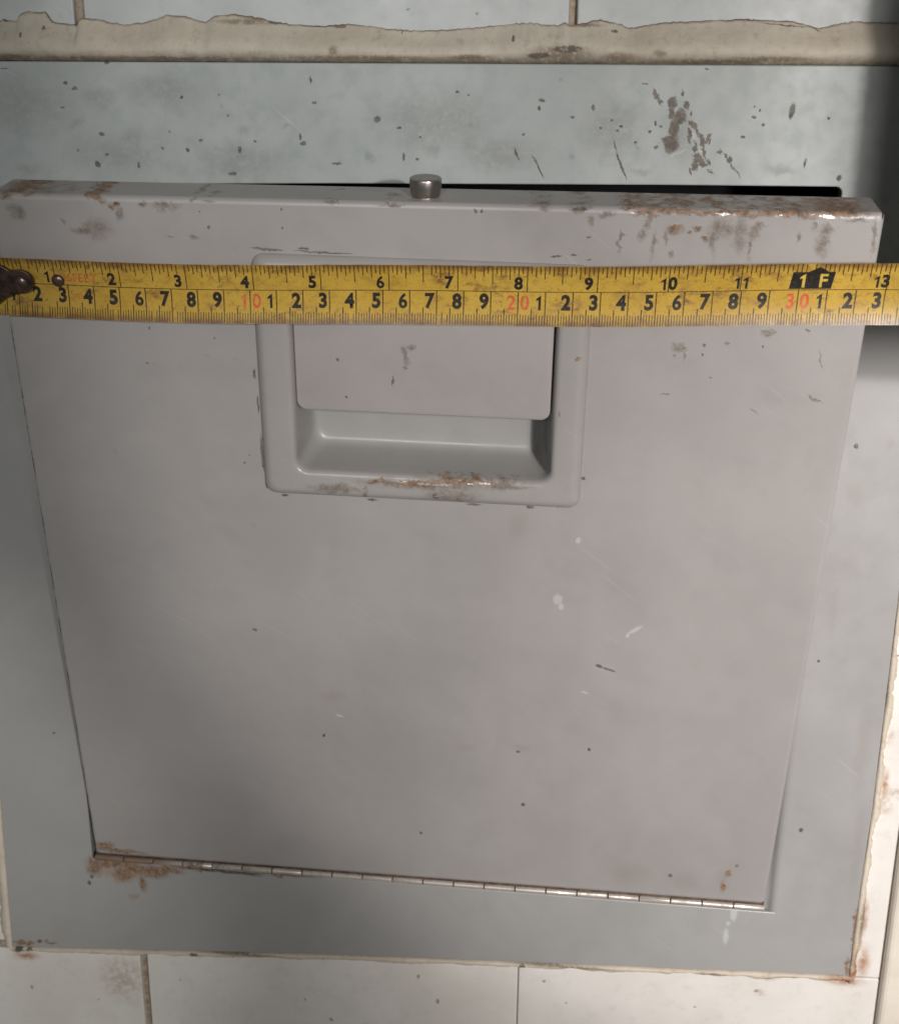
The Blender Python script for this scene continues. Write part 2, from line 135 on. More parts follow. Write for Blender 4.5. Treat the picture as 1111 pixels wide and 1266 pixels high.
def near(key, box):
    x0, x1, z0, z1 = box; o = {}
    for cls, it in BLOTS[key].items():
        k = [b for b in it if x0 - max(b[2:4]) * 1.3 - 3 < b[0] < x1 + max(b[2:4]) * 1.3 + 3 and z0 - max(b[2:4]) * 1.3 - 3 < b[1] < z1 + max(b[2:4]) * 1.3 + 3]
        if k: o[cls] = k
    return o
def paint(name, base, key=None, rough=.42, var=.08, speck=.0, tint=None, box=None):
    t = NT(name)
    big = t.noise(.018, 3); mid = t.noise(.13, 4); fine = t.noise(2.6, 3, .6)
    c = t.mix(t.ramp(big, .35, .65), tuple(b * (1 - var) for b in base), tuple(b * (1 + var) for b in base))
    if tint: c = t.mix(t.math('MULTIPLY', t.ramp(mid, .42, .68), .55), c, tint)
    c = t.mix(t.math('MULTIPLY', t.ramp(fine, .35, .7), .16), c, tuple(b * .80 for b in base))
    rg = t.math('ADD', t.math('MULTIPLY', mid, .16), rough - .08)
    hgt = None; ris = None
    d = (near(key, box) if box else BLOTS.get(key, {})) if key else {}
    brk = t.noise(.36, 6, .72)
    for cls, colr, lo, hi, op in (('soft', SOFT, .1, 1.45, .34), ('stain', STAIN, .0, 1.4, .35), ('tan', TAN, .3, 1.25, .75),
                                  ('grime', GRIME, .25, 1.3, .78), ('rust', RUST, .35, 1.25, .92), ('pale', PALE, .5, 1.1, .6),
                                  ('brown', CHIP, .75, 1.3, .9), ('chip_and_shade', CHIP, .62, 1.12, .84)):
        if cls not in d: continue
        mk = t.blots(d[cls], lo, hi, cls in ('grime', 'rust', 'tan', 'soft', 'stain', 'brown'))
        if cls in ('grime', 'rust', 'tan', 'soft'): mk = t.math('MULTIPLY', mk, t.ramp(brk, .14, .46) if cls == 'rust' else t.ramp(brk, .24, .56))
        if cls == 'rust':
            rc = t.mix(t.ramp(t.noise(.5, 5, .7), .35, .65), (.11, .068, .042), (.32, .19, .11))
        else: rc = colr
        if cls == 'grime': rc = t.mix(t.ramp(t.noise(.35, 4, .6), .4, .6), (.115, .092, .07), (.22, .17, .13))
        if cls == 'brown': rc = t.mix(t.ramp(t.noise(.4, 4), .38, .62), (.10, .085, .07), (.17, .14, .11)); hgt = mk
        if cls == 'chip_and_shade': rc = t.mix(t.ramp(t.noise(.3, 3), .4, .6), (.045, .043, .04), (.14, .12, .10)); hgt = mk if hgt is None else t.math('MAXIMUM', hgt, mk)
        if cls in ('rust', 'grime'): ris = mk if ris is None else t.math('MAXIMUM', ris, mk)
        mk = t.math('MULTIPLY', mk, op)
        c = t.mix(mk, c, rc); rg = t.math('ADD', rg, t.math('MULTIPLY', mk, .3))
    if speck:
        sp = t.ramp(t.noise(.42, 2, .5), .735 - speck, .755 - speck)
        c = t.mix(t.math('MULTIPLY', sp, .75), c, CHIP)
    if 'bare' in d:
        bm_ = t.blots(d['bare'], .7, 1.05)
        bm_ = t.math('MULTIPLY', bm_, t.ramp(brk, .36, .46))
        c = t.mix(bm_, c, (.62, .56, .52)); t.set('Metallic', bm_)
        rg = t.math('SUBTRACT', rg, t.math('MULTIPLY', bm_, .12))
    for (rot, st, amt) in ((.9, (1, 1, .035), .10), (-.5, (.03, 1, 1), .08)):
        mp = t.n.new('ShaderNodeMapping'); mp.inputs['Rotation'].default_value = (0, rot, 0); t.l.new(t.pos, mp.inputs['Vector'])
        sc_ = t.math('MULTIPLY', t.ramp(t.noise(.55, 2, .5, vec=mp.outputs[0], stretch=st), .66, .72), t.ramp(t.noise(.02, 2), .5, .62))
        c = t.mix(t.math('MULTIPLY', sc_, amt * 2.2), c, tuple(min(1, b * 1.45) for b in base))
    gr = t.ramp(t.noise(.035, 4, .65), .48, .66)
    c = t.mix(t.math('MULTIPLY', gr, .10), c, tuple(b * .62 for b in base))
    rg = t.math('SUBTRACT', rg, t.math('MULTIPLY', gr, .07))
    t.set('Base Color', c); t.set('Roughness', rg)
    b = t.bump(t.noise(1.5, 3, .55), .06, .6)
    b = t.bump(t.noise(.02, 2), 1.2, .35, b)
    if ris is not None: b = t.bump(t.math('MULTIPLY', ris, t.noise(1.1, 4, .7)), .28, .9, b)
    if hgt is not None: b = t.bump(t.math('SUBTRACT', 1.0, hgt), .12, .8, b)
    t.set('Normal', b)
    return t.m

def simple(name, c1, c2, rough, scale, bump=.05, metal=0., lo=.35, hi=.65, stretch=None, extra=None):
    t = NT(name)
    c = t.mix(t.ramp(t.noise(scale, 5, .6, stretch=stretch), lo, hi), c1, c2)
    if extra: c = extra(t, c)
    t.set('Base Color', c); t.set('Roughness', t.math('ADD', t.math('MULTIPLY', t.noise(scale * 2, 3), .2), rough - .1)); t.set('Metallic', metal)
    t.set('Normal', t.bump(t.noise(scale * 4, 4, .6, stretch=stretch), bump, .7))
    return t.m

M = {}
M['flap'] = paint('flap_paint', (.348, .320, .308), 'flap', .40, .04)
M['bezel'] = paint('bezel_paint', (.337, .318, .306), 'bezel', .34, .04)
M['cup'] = paint('cup_paint', (.31, .302, .29), None, .36, .04)
def zoned(o, xc, zc, make):
    """cut the mesh along a few lines so that each patch carries only the wear marks that lie on it"""
    bm = bmesh.new(); bm.from_mesh(o.data)
    for ax, cs in ((0, xc), (2, zc)):
        for c in cs:
            no = Vector((0, 0, 0)); no[ax] = 1
            bmesh.ops.bisect_plane(bm, geom=bm.verts[:] + bm.edges[:] + bm.faces[:], plane_co=no * (c * S), plane_no=no)
    X = [-999] + list(xc) + [999]; Z = [-999] + list(zc) + [999]; idx = {}
    for f in bm.faces:
        p = f.calc_center_median() / S
        i = max(k for k in range(len(X)) if X[k] <= p.x); j = max(k for k in range(len(Z)) if Z[k] <= p.z)
        if (i, j) not in idx:
            idx[(i, j)] = len(idx); o.data.materials.append(make((X[i], X[i + 1], Z[j], Z[j + 1])))
        f.material_index = idx[(i, j)]
    bm.to_mesh(o.data); bm.free()
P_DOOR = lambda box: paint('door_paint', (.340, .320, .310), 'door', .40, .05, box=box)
P_FRAME = lambda box: paint('frame_paint', (.333, .326, .318), 'frame', .42, .05, box=box)
P_STRIP = lambda box: paint('weathered_rail_paint', (.335, .358, .35), 'strip', .50, .08, .0, (.27, .305, .298), box=box)

def bead_mat(name, key, base, dark):
    t = NT(name)
    c = t.mix(t.ramp(t.noise(.05, 5, .6), .35, .65), base, tuple(b * .86 for b in base))
    c = t.mix(t.math('MULTIPLY', t.ramp(t.noise(.3, 6, .65), .52, .72), .5), c, dark)
    d = BLOTS[key]
    brk = t.noise(.5, 5, .7)
    for cls, colr, lo, hi, op in (('grime', (.15, .105, .065), .3, 1.25, .8), ('rust', (.27, .105, .035), .15, 1.5, .95), ('chip_and_shade', (.07, .055, .04), .7, 1.08, .85)):
        if cls in d:
            mk = t.math('MULTIPLY', t.math('MULTIPLY', t.blots(d[cls], lo, hi), t.ramp(brk, .28, .5)), op)
            c = t.mix(mk, c, colr)
    if key == 'bead':
        at = t.n.new('ShaderNodeAttribute'); at.attribute_name = 'across'
        nz = t.noise(.25, 5, .7)
        foot = t.math('MULTIPLY', t.math('SUBTRACT', 1.0, t.ramp(at.outputs['Fac'], .0, .30)), t.ramp(nz, .25, .6))
        c = t.mix(t.math('MULTIPLY', foot, .8), c, (.15, .11, .07))
        crack = t.math('MULTIPLY', t.ramp(at.outputs['Fac'], .93, 1.0), t.ramp(t.noise(.12, 5, .7), .32, .55))
        c = t.mix(t.math('MULTIPLY', crack, .85), c, (.11, .085, .06))
        c = t.mix(t.math('MULTIPLY', t.ramp(t.noise(.035, 4, .6), .4, .65), .25), c, (.40, .32, .235))
    t.set('Base Color', c); t.set('Roughness', .62)
    b = t.bump(t.noise(.35, 5, .6), .5, .7); t.set('Normal', t.bump(t.noise(2.2, 3), .08, .6, b))
    return t.m
M['bead'] = bead_mat('old_mortar', 'bead', (.50, .455, .375), (.29, .24, .18))
M['sideb'] = bead_mat('cream_sealant', 'sideb', (.62, .54, .44), (.36, .26, .17))

def tile_mat(name, base, base2, rough):
    t = NT(name)
    c = t.mix(t.ramp(t.noise(.022, 4), .35, .65), base, base2)
    c = t.mix(t.math('MULTIPLY', t.ramp(t.noise(.16, 5, .65), .5, .75), .35), c, tuple(b * .72 for b in base))
    d = BLOTS['tile']
    c = t.mix(t.math('MULTIPLY', t.math('MULTIPLY', t.blots(d['tan'], .2, 1.35), t.ramp(t.noise(.3, 5, .7), .35, .6)), .55), c, (.38, .27, .19))
    c = t.mix(t.math('MULTIPLY', t.math('MULTIPLY', t.blots(d['rust'], .0, 1.4), t.ramp(t.noise(.3, 5, .7), .25, .55)), .85), c, (.34, .15, .05))
    c = t.mix(t.math('MULTIPLY', t.blots(d['chip_and_shade'], .35, .95), .65), c, (.16, .115, .085))
    t.set('Base Color', c); t.set('Roughness', t.math('ADD', t.math('MULTIPLY', t.noise(.2, 4), .25), rough))
    t.set('Normal', t.bump(t.noise(.06, 3), .5, .4)); return t.m
M['tile'] = tile_mat('glazed_tile', (.47, .49, .485), (.40, .42, .41), .34)
M['tile_low'] = tile_mat('glazed_tile_warm', (.75, .715, .675), (.69, .65, .605), .22)
M['grout'] = simple('grout', (.40, .33, .25), (.27, .20, .14), .8, .4, .3)
M['sidewall'] = simple('cream_gloss', (.72, .66, .57), (.66, .59, .50), .35, .05, .1)
M['blocker'] = simple('shadow_block_grey', (.42, .40, .37), (.48, .46, .42), .8, .1, .2)
M['dark'] = simple('dark_steel', (.012, .012, .013), (.022, .02, .02), .7, .1, .1)  # near-black all through the chute throat
M['leaf'] = simple('rusty_hinge_leaf', (.085, .055, .04), (.17, .12, .09), .6, .25, .1, .3)
def knuck(t, c):
    x = t.noise(.11, 3)
    return c
t = NT('hinge_pin_metal')
oi = t.n.new('ShaderNodeNewGeometry'); sx = t.n.new('ShaderNodeSeparateXYZ'); t.l.new(t.pos, sx.inputs[0])
far = t.ramp(sx.outputs[0], 42, 75)
rs = t.math('MULTIPLY', t.ramp(t.noise(.22, 5, .7), .42, .62), t.math('SUBTRACT', 1.0, t.math('MULTIPLY', far, .55)))
rs = t.math('MAXIMUM', rs, t.math('SUBTRACT', .95, t.math('MULTIPLY', t.ramp(sx.outputs[0], 22, 60), 1.0)))
t.set('Base Color', t.mix(rs, (.64, .59, .54), (.18, .11, .075)))
t.set('Metallic', t.math('SUBTRACT', .55, t.math('MULTIPLY', rs, .5))); t.set('Roughness', t.math('ADD', t.math('MULTIPLY', rs, .3), .34))
t.set('Normal', t.bump(t.noise(1.2, 4), .06, .5)); M['knuckle'] = t.m
M['pin'] = simple('brushed_steel', (.33, .29, .27), (.46, .42, .39), .34, .5, .02, 1.0, .3, .7, (1, 1, .05))
M['hook'] = simple('tarnished_hook', (.030, .020, .018), (.085, .048, .036), .42, .35, .12, .5)
M['rivet'] = simple('tarnished_rivet', (.13, .085, .075), (.22, .15, .13), .30, .5, .05, .85)

# tape print colours
def tape_mat():
    t = NT('yellow_lacquer')
    c = t.mix(t.ramp(t.noise(.03, 4), .3, .7), (.48, .30, .038), (.56, .365, .06))
    sx = t.n.new('ShaderNodeSeparateXYZ'); t.l.new(t.pos, sx.inputs[0])
    at = t.n.new('ShaderNodeAttribute'); at.attribute_name = 'across'
    e = t.math('ABSOLUTE', at.outputs['Fac'])
    up = t.ramp(at.outputs['Fac'], .1, .9)
    sm = t.ramp(t.noise(.30, 6, .72, stretch=(.55, 1, 1)), .46, .66)
    sm2 = t.ramp(t.noise(.075, 5, .65), .46, .66)
    w = t.math('MULTIPLY', sm, t.math('ADD', t.math('MULTIPLY', sm2, .75), .26))
    w = t.math('ADD', w, t.math('MULTIPLY', t.math('MULTIPLY', up, sm), .35), clamp=True)
    c = t.mix(w, c, (.19, .088, .022))
    c = t.mix(t.math('MULTIPLY', t.math('SUBTRACT', 1.0, t.ramp(sx.outputs[0], 10, 110)), .22), c, (.26, .15, .025))
    fn = t.noise(1.6, 4, .7)
    c = t.mix(t.math('MULTIPLY', t.ramp(fn, .45, .7), .35), c, (.26, .13, .025))
    og = t.math('MULTIPLY', t.ramp(t.noise(.42, 5, .7), .55, .68), .6)
    c = t.mix(og, c, (.36, .13, .03))
    edge = t.math('MULTIPLY', t.ramp(e, .72, .98), t.ramp(t.noise(.16, 5, .7), .26, .58))
    c = t.mix(t.math('MULTIPLY', edge, .85), c, (.17, .075, .025))
    sp = t.ramp(t.noise(.8, 3, .6), .66, .72)
    c = t.mix(t.math('MULTIPLY', sp, .6), c, (.11, .05, .02))
    lf = t.ramp(sx.outputs[0], 20, 130)
    t.set('Base Color', c)
    t.set('Roughness', t.math('ADD', t.math('MULTIPLY', w, .3), .31))
    t.set('Normal', t.bump(t.noise(.9, 3), .04, .5)); return t.m
M['tape'] = tape_mat()
M['ink'] = simple('black_print', (.016, .014, .012), (.06, .042, .025), .4, .8, .01, 0, .45, .8)
M['tick'] = simple('black_tick_print', (.03, .018, .008), (.11, .065, .02), .4, .5, .01, 0, .4, .8)
M['red'] = simple('red_print', (.58, .085, .04), (.55, .19, .06), .4, .6, .01, 0, .4, .7)
M['faded'] = simple('faded_red_print', (.46, .08, .03), (.52, .20, .045), .4, .6, .01, 0, .3, .7)
M['reverse'] = simple('yellow_on_black_print', (.62, .45, .08), (.50, .35, .07), .4, .6, .01)

# ------------------------------------------------------------------ object helpers
def link(name, me, mat, parent=None, smooth=False):
    o = bpy.data.objects.new(name, me); col.objects.link(o)
    if mat is not None and not me.materials: me.materials.append(mat)
    if smooth:
        for p in me.polygons: p.use_smooth = True
    if parent is not None: o.parent = parent
    return o
def mesh(name, verts, faces, mat, parent=None, smooth=False):
    me = bpy.data.meshes.new(name)
    me.from_pydata([(x * S, y * S, z * S) for x, y, z in verts], [], faces); me.update()
    bm = bmesh.new(); bm.from_mesh(me); bmesh.ops.recalc_face_normals(bm, faces=bm.faces); bm.to_mesh(me); bm.free()
    return link(name, me, mat, parent, smooth)
def sheetmesh(name, verts, faces, mat, parent=None, smooth=True):      # open sheets: keep the winding as written
    me = bpy.data.meshes.new(name)
    me.from_pydata([(x * S, y * S, z * S) for x, y, z in verts], [], faces); me.update()
    return link(name, me, mat, parent, smooth)
def slab(name, poly, y0, y1, mat, parent=None, bev=.5, seg=2):
    """polygon given in (x, z), from front y0 to back y1, with the front edges rounded over"""
    bm = bmesh.new()
    fr = [bm.verts.new((x * S, y0 * S, z * S)) for x, z in poly]
    bk = [bm.verts.new((x * S, y1 * S, z * S)) for x, z in poly]
    f = bm.faces.new(fr); bm.faces.new(bk[::-1])
    n = len(poly)
    for i in range(n): bm.faces.new((fr[i], bk[i], bk[(i + 1) % n], fr[(i + 1) % n]))
    bmesh.ops.recalc_face_normals(bm, faces=bm.faces)
    if bev:
        es = [e for e in bm.edges if abs(e.verts[0].co.y - y0 * S) < 1e-7 and abs(e.verts[1].co.y - y0 * S) < 1e-7]
        bmesh.ops.bevel(bm, geom=es, offset=bev * S, segments=seg, profile=.5, affect='EDGES')
    me = bpy.data.meshes.new(name); bm.to_mesh(me); bm.free()
    o = link(name, me, mat, parent)
    for p in me.polygons: p.use_smooth = False
    return o
def rrect(cx, cz, hx, hz, r, n=10):
    pts = []
    for (sx_, sz_, a0) in ((1, 1, 0), (-1, 1, 90), (-1, -1, 180), (1, -1, 270)):
        for k in range(n + 1):
            a = R(a0 + 90 * k / n)
            pts.append((cx + sx_ * (hx - r) + r * math.cos(a), cz + sz_ * (hz - r) + r * math.sin(a)))
    return pts
def loops(name, lps, mat, parent=None, fill_first=False, fill_last=False, closed=True):
    """loops of equal length (x, y, z); bridged in order"""
    vs = [p for l in lps for p in l]; n = len(lps[0]); fs = []
    for k in range(len(lps) - 1):
        for i in range(n if closed else n - 1):
            j = (i + 1) % n
            fs.append((k * n + i, k * n + j, (k + 1) * n + j, (k + 1) * n + i))
    if fill_first: fs.append(tuple(range(n))[::-1])
    if fill_last: fs.append(tuple(range((len(lps) - 1) * n, len(lps) * n)))
    return mesh(name, vs, fs, mat, parent, True)
def tag(o, label=None, cat=None, group=None, kind=None):
    for k, v in (('label', label), ('category', cat), ('group', group), ('kind', kind)):
        if v: o[k] = v
    return o
def sharp(o, ang=35):
    me = o.data
    bm = bmesh.new(); bm.from_mesh(me)
    for e in bm.edges:
        if len(e.link_faces) == 2 and e.calc_face_angle(0) > R(ang): e.smooth = False
    bm.to_mesh(me); bm.free()
def fbm(x, seed=0.):
    from mathutils import noise as N
    return N.fractal(Vector((x, seed, seed * .37)), .9, 2.1, 4)

# ------------------------------------------------------------------ wall (setting)
def quadring(outer, inner): pass
wl = [(-420, 3.0, -420), (366, 3.0, -420), (366, 3.0, 600), (-420, 3.0, 600)]
hl = [(-4, 6.4, -12), (315, 6.4, -12), (315, 6.4, 312), (-4, 6.4, 312)]
wall = sheetmesh('wall', wl + hl, [(0, 1, 5, 4), (1, 2, 6, 5), (2, 3, 7, 6), (3, 0, 4, 7)], M['grout'], None, False)
tag(wall, kind='structure')
def tile(x0, x1, z0, z1, mat, dy=0, jit=.25):
    j = lambda: random.uniform(-jit, jit)
    return slab('tile', [(x0 + j(), z0 + j()), (x1 + j(), z0 + j()), (x1 + j(), z1 + j()), (x0 + j(), z1 + j())], 2.6 + dy, 6.5, mat, wall, .7, 3)
for (x0, x1) in ((-420, -166), (-163, 20.4), (24.2, 208.6), (211.4, 365)):
    tile(x0, x1, 354, 598, M['tile'], random.uniform(-.2, .2))
zlow = lambda x: -58.0 + (x + 46) * .0367
for (x0, x1) in ((-420, -167), (-164, 16.6), (20.0, 199.65), (199.95, 365.7)):
    tile(x0, x1, -418, -171.5, M['tile_low'], random.uniform(-.2, .2))
    slab('tile', [(x0, -168), (x1, -168), (x1, zlow(x1)), (x0, zlow(x0))], 2.6 + random.uniform(-.2, .2), 6.5, M['tile_low'], wall, .7, 3)
tile(-420, -167, -62, 352, M['tile_low'])
tile(-164, -50, -54, 352, M['tile_low'])
for (z0, z1) in ((-42.8, 118), (118.6, 352)): tile(353, 365.7, z0, z1, M['tile_low'], 0)

# thick old mortar along the top of the frame, torn upper edge
TOP = [(0,22),(8,25),(20,24),(24,17),(32,14),(58,14),(65,25),(75,28),(94,29),(97,32),(101,22),(112,22),(125,22),(140,27),(160,29),(185,26),(200,22),(212,17),(235,18),(262,26),(275,18),(300,16),(330,20),(345,24),(370,28),(410,30),(440,27),(470,30),(490,33),(520,35),(560,34),(600,31),(640,27),(660,25),(700,28),(708,24),(714,28),(750,21),(775,26),(785,31),(830,24),(870,22),(920,20),(980,22),(1010,30),(1050,22),(1111,24),(1250,22)]
TOPX = [(-8.0 + px * .3035, 374 - py * .292) for px, py in TOP]
def ztop(x):
    if x <= TOPX[0][0]: return 367 + 1.2 * fbm(x * .05, 3)
    for (a, za), (b, zb) in zip(TOPX, TOPX[1:]):
        if a <= x <= b: return za + (zb - za) * (x - a) / (b - a) + .3 * fbm(x * .5, 5) + .22 * fbm(x * 1.9, 15)
    return 367
prof = [(0, 1.6), (.03, -.6), (.09, -2.2), (.2, -3.4), (.36, -3.6), (.52, -2.6), (.68, -1.0), (.82, .3), (.93, 1.1), (.985, 1.45), (1.0, 1.9), (1.0, 2.6)]
vs, fs = [], []
xs = [-60 + i * .7 for i in range(int(425 / .7))]
for x in xs:
    zt = ztop(x); zb = 352.15
    for k, (tt, y) in enumerate(prof):
        w = math.sin(math.pi * min(1, tt))
        vs.append((x, y + w * (.55 * fbm(x * .045, 1 + tt) + .18 * fbm(x * .3, 9 + tt * 2)), zb + (zt - zb) * tt + (.12 * fbm(x * .8, 20 + k) if k < 10 else 0)))
n = len(prof)
for i in range(len(xs) - 1):
    for k in range(n - 1): fs.append((i * n + k, (i + 1) * n + k, (i + 1) * n + k + 1, i * n + k + 1))
b = sheetmesh('mortar_bead', vs, fs, M['bead'], wall)
at = b.data.attributes.new('across', 'FLOAT', 'POINT')
for i in range(len(vs)): at.data[i].value = prof[i % n][0]
b['label'] = 'thick cream mortar with a torn upper edge along the top rail'

def bead(name, pts, width, side, amp, seed, hgt=1.6):
    """narrow sealant run along a polyline in (x, z); side = direction it spreads"""
    P = []
    for (a, c) in zip(pts, pts[1:]):
        L = math.hypot(c[0] - a[0], c[1] - a[1]); m = max(2, int(L / 1.0))
        for i in range(m): P.append((a[0] + (c[0] - a[0]) * i / m, a[1] + (c[1] - a[1]) * i / m))
    P.append(pts[-1])
    pr = [(0, 1.2), (.06, .6 - hgt * .4), (.25, .9 - hgt), (.5, 1.2 - hgt), (.75, 1.7 - hgt * .6), (.93, 2.2), (1, 2.7)]
    vs, fs = [], []; s_ = 0
    for i, (x, z) in enumerate(P):
        s_ += 1.0
        w = width * (1 + amp * fbm(s_ * .06, seed) + .35 * amp * fbm(s_ * .4, seed + 3))
        for k, (tt, y) in enumerate(pr):
            vs.append((x + side[0] * w * tt, y + .25 * math.sin(math.pi * tt) * fbm(s_ * .2, seed + 7 + tt), z + side[1] * w * tt))
    n = len(pr)
    for i in range(len(P) - 1):
        for k in range(n - 1): fs.append((i * n + k, i * n + k + 1, (i + 1) * n + k + 1, (i + 1) * n + k))
    return sheetmesh(name, vs, fs, M['sideb'], wall)
bead('sealant_bead', [(-47, -55.3), (115.4, -47.5), (244.6, -43.7), (352, -40.5)], 4.2, (0, -1), .35, 11)
bead('sealant_bead', [(-45.8, -56), (-43.7, 21.5), (-42.5, 200), (-42, 352)], 5.5, (-1, 0), .3, 31)
bead('sealant_bead', [(350.4, -44.5), (350.7, 5.6), (351.6, 46.7), (351.4, 138), (351, 352)], 3.6, (1, 0), .5, 51)
trim = slab('corner_trim', [(365.2, -420), (700, -420), (700, 266), (365.2, 266)], -2.4, 8, M['sidewall'], wall, 2.5, 3)
blk = slab('shadow_block', [(365.2, 268), (700, 268), (700, 620), (365.2, 620)], -172, 8, M['blocker'], None, 2.5, 3); tag(blk, kind='structure')  # unseen block added to cast the shadow at the upper right

# ------------------------------------------------------------------ hatch: frame, door, hinge
hatch = bpy.data.objects.new('chute_hatch', None); col.objects.link(hatch)
hatch.empty_display_size = .03
tag(hatch, 'grey painted metal chute hatch, its scuffed door tilted open at the top', 'hatch')
# lower three sides of the frame plate in one folded sheet
HL, HR = (-1.6, -2.6), (311.6, -8.9)
fs_ = slab('frame_surround', [(-42.3, 268), (-43.7, 21.5), (-46.2, -55.2), (115.4, -47.3), (244.6, -43.5), (350.4, -40.4), (350.8, 5.6), (351.7, 46.7), (351.5, 138), (351.2, 268),
      (319.0, 268), (314.3, -9.1), HL, (-1.8, 268)], 0, 6, None, hatch, .55, 2)
bm = bmesh.new(); bm.from_mesh(fs_.data)
rl = []
for z in (268, 170, 80, -8.95):
    f_ = (z + 8.95) / 277; outer_ = 315.1 + 4.7 * f_; base_ = 311.6 + .8 * f_
    rl.append([bm.verts.new(((base_ + (x - 312.4) / 7.4 * (outer_ - base_) if x > 312.4 else x - .8 * (1 - f_)) * S, y * S, z * S))
               for x, y in ((319.8, -.03), (318.2, .02), (316.6, .3), (315.2, .75), (314.0, 1.4), (312.6, 2.3), (311, 3.3), (296, 3.7))])
for q in range(3):
    for k in range(7):
        f = bm.faces.new((rl[q][k], rl[q][k + 1], rl[q + 1][k + 1], rl[q + 1][k])); f.smooth = True
bm.to_mesh(fs_.data); bm.free()
zoned(fs_, (60, 200), (30,), P_FRAME)
arc = [(312.4 - 2.2 + 2.2 * math.cos(a), 309.4 - 2.2 + 2.2 * math.sin(a)) for a in (0, R(30), R(60), R(90))]
tr_ = slab('top_rail', [(-42.3, 268.3), (-1.0, 268.3), (-1.0, 305.9), (120, 308.0), (250, 309.2)] + arc[::-1] + [(312.4, 268.3), (351.2, 268.3), (351.2, 352.4), (-42, 352.0)], 0, 6, None, hatch, .45, 2)
zoned(tr_, (0, 30, 62, 90, 120, 150, 180, 205, 230, 241, 248, 254, 260, 267, 285), (300,), P_STRIP)
# throat behind the opening
a = [(-3, 6.2, -12), (314, 6.2, -12), (314, 6.2, 311.5), (-3, 6.2, 311.5)]; c_ = [(x, 110, z) for x, _, z in a]
sheetmesh('chute_throat', a + c_, [(0, 1, 5, 4), (1, 2, 6, 5), (2, 3, 7, 6), (3, 0, 4, 7), (4, 5, 6, 7)], M['dark'], hatch, False)

# the door: local x along the hinge, z up the face, -y outwards
door_m = Matrix(((.99985, .0028978, .0170711, 0), (0, .985897, -.167352, 0), (-.0173153, .167327, .985749, 0), (0, 0, 0, 1)))
WD = 310.0
def vtop(u): return 310.9 + 3.4 * u / WD
def door_contour(ins, n_of):
    r = 1.6
    pts = []
    c = [(WD - ins, 1, 1), (ins, -1, 1), (ins, -1, -1), (WD - ins, 1, -1)]
    for q, (u, su, sv) in enumerate(c):
        for k in range(9):
            a = R(90 * q + 90 * k / 8)
            uu = u - su * r + r * math.cos(a)
            base = (vtop(uu) - ins - r) if sv > 0 else (ins + r)
            vv = base + r * math.sin(a)
            pts.append((uu + (uu / WD - .46) * 3.6 * vv / 312, -n_of(uu, vv), vv))
    return pts
def dep(u, v): return -(3.0 + 18.0 * max(0, v) / 312)
hole = [(u, 0, v) for u, v in rrect(154.5, 246, 55, 43, 2, 8)]
door = loops('door', [door_contour(.9, lambda u, v: dep(u, v)), door_contour(0, lambda u, v: dep(u, v)), door_contour(0, lambda u, v: -2.0), door_contour(.18, lambda u, v: -1.15),
        door_contour(.6, lambda u, v: -.5), door_contour(1.2, lambda u, v: -.12), door_contour(2.0, lambda u, v: 0), [(u, 0, v) for u, _, v in hole]], None, hatch)
for p in door.data.polygons:
    if p.index >= 36 * 6 or p.index < 72: p.use_smooth = False
door.matrix_local = door_m
sharp(door, 50)
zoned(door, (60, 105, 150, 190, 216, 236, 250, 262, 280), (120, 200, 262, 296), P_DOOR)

# handle: raised surround, hollow cup, sprung flap
def ring(o, n): # inset o from the outer outline
    return [(u, -n, v) for u, v in rrect(154.4, 244.8, 61.2 - o, 48.0 - o, max(4.6 - o * .3, 1.2))]
IC = (155.2, 247.2, 48.3, 38.6)
def inner(o, n, r): return [(u, -n, v) for u, v in rrect(IC[0], IC[1], IC[2] + o, IC[3] + o, r)]
bz = loops('handle_bezel', [ring(0, -1.2), ring(0, .5), ring(.3, 1.3), ring(.9, 2.3), ring(1.7, 3.15), ring(2.6, 3.75), ring(3.4, 4.0), ring(4.4, 4.1),
        inner(2.6, 4.1, 6), inner(1.6, 4.0, 5.6), inner(.8, 3.5, 5.2), inner(.3, 2.6, 5), inner(0, 1.4, 5), inner(-.25, -1.5, 5)], M['bezel'], door)
loops('handle_cup', [inner(-.2, -1.2, 5), inner(-.8, -5, 5.3), inner(-1.6, -10, 5.6), inner(-2.3, -13.6, 6), inner(-2.8, -15.4, 6), inner(-3.5, -16.7, 6), inner(-4.5, -17.5, 6), inner(-5.8, -17.8, 6), inner(-8, -17.9, 6)],
      M['cup'], door, fill_last=True)
fo = lambda o, y: [(u, y, v) for u, v in rrect(154.9, 259, 47.7 - o, 26.3 - o, 3.6)]
flap = loops('handle_flap', [fo(.6, 2.0), fo(0, 1.6), fo(0, -.1), fo(.2, -.42), fo(.6, -.6)], M['flap'], door, fill_first=True, fill_last=True); sharp(flap, 50)
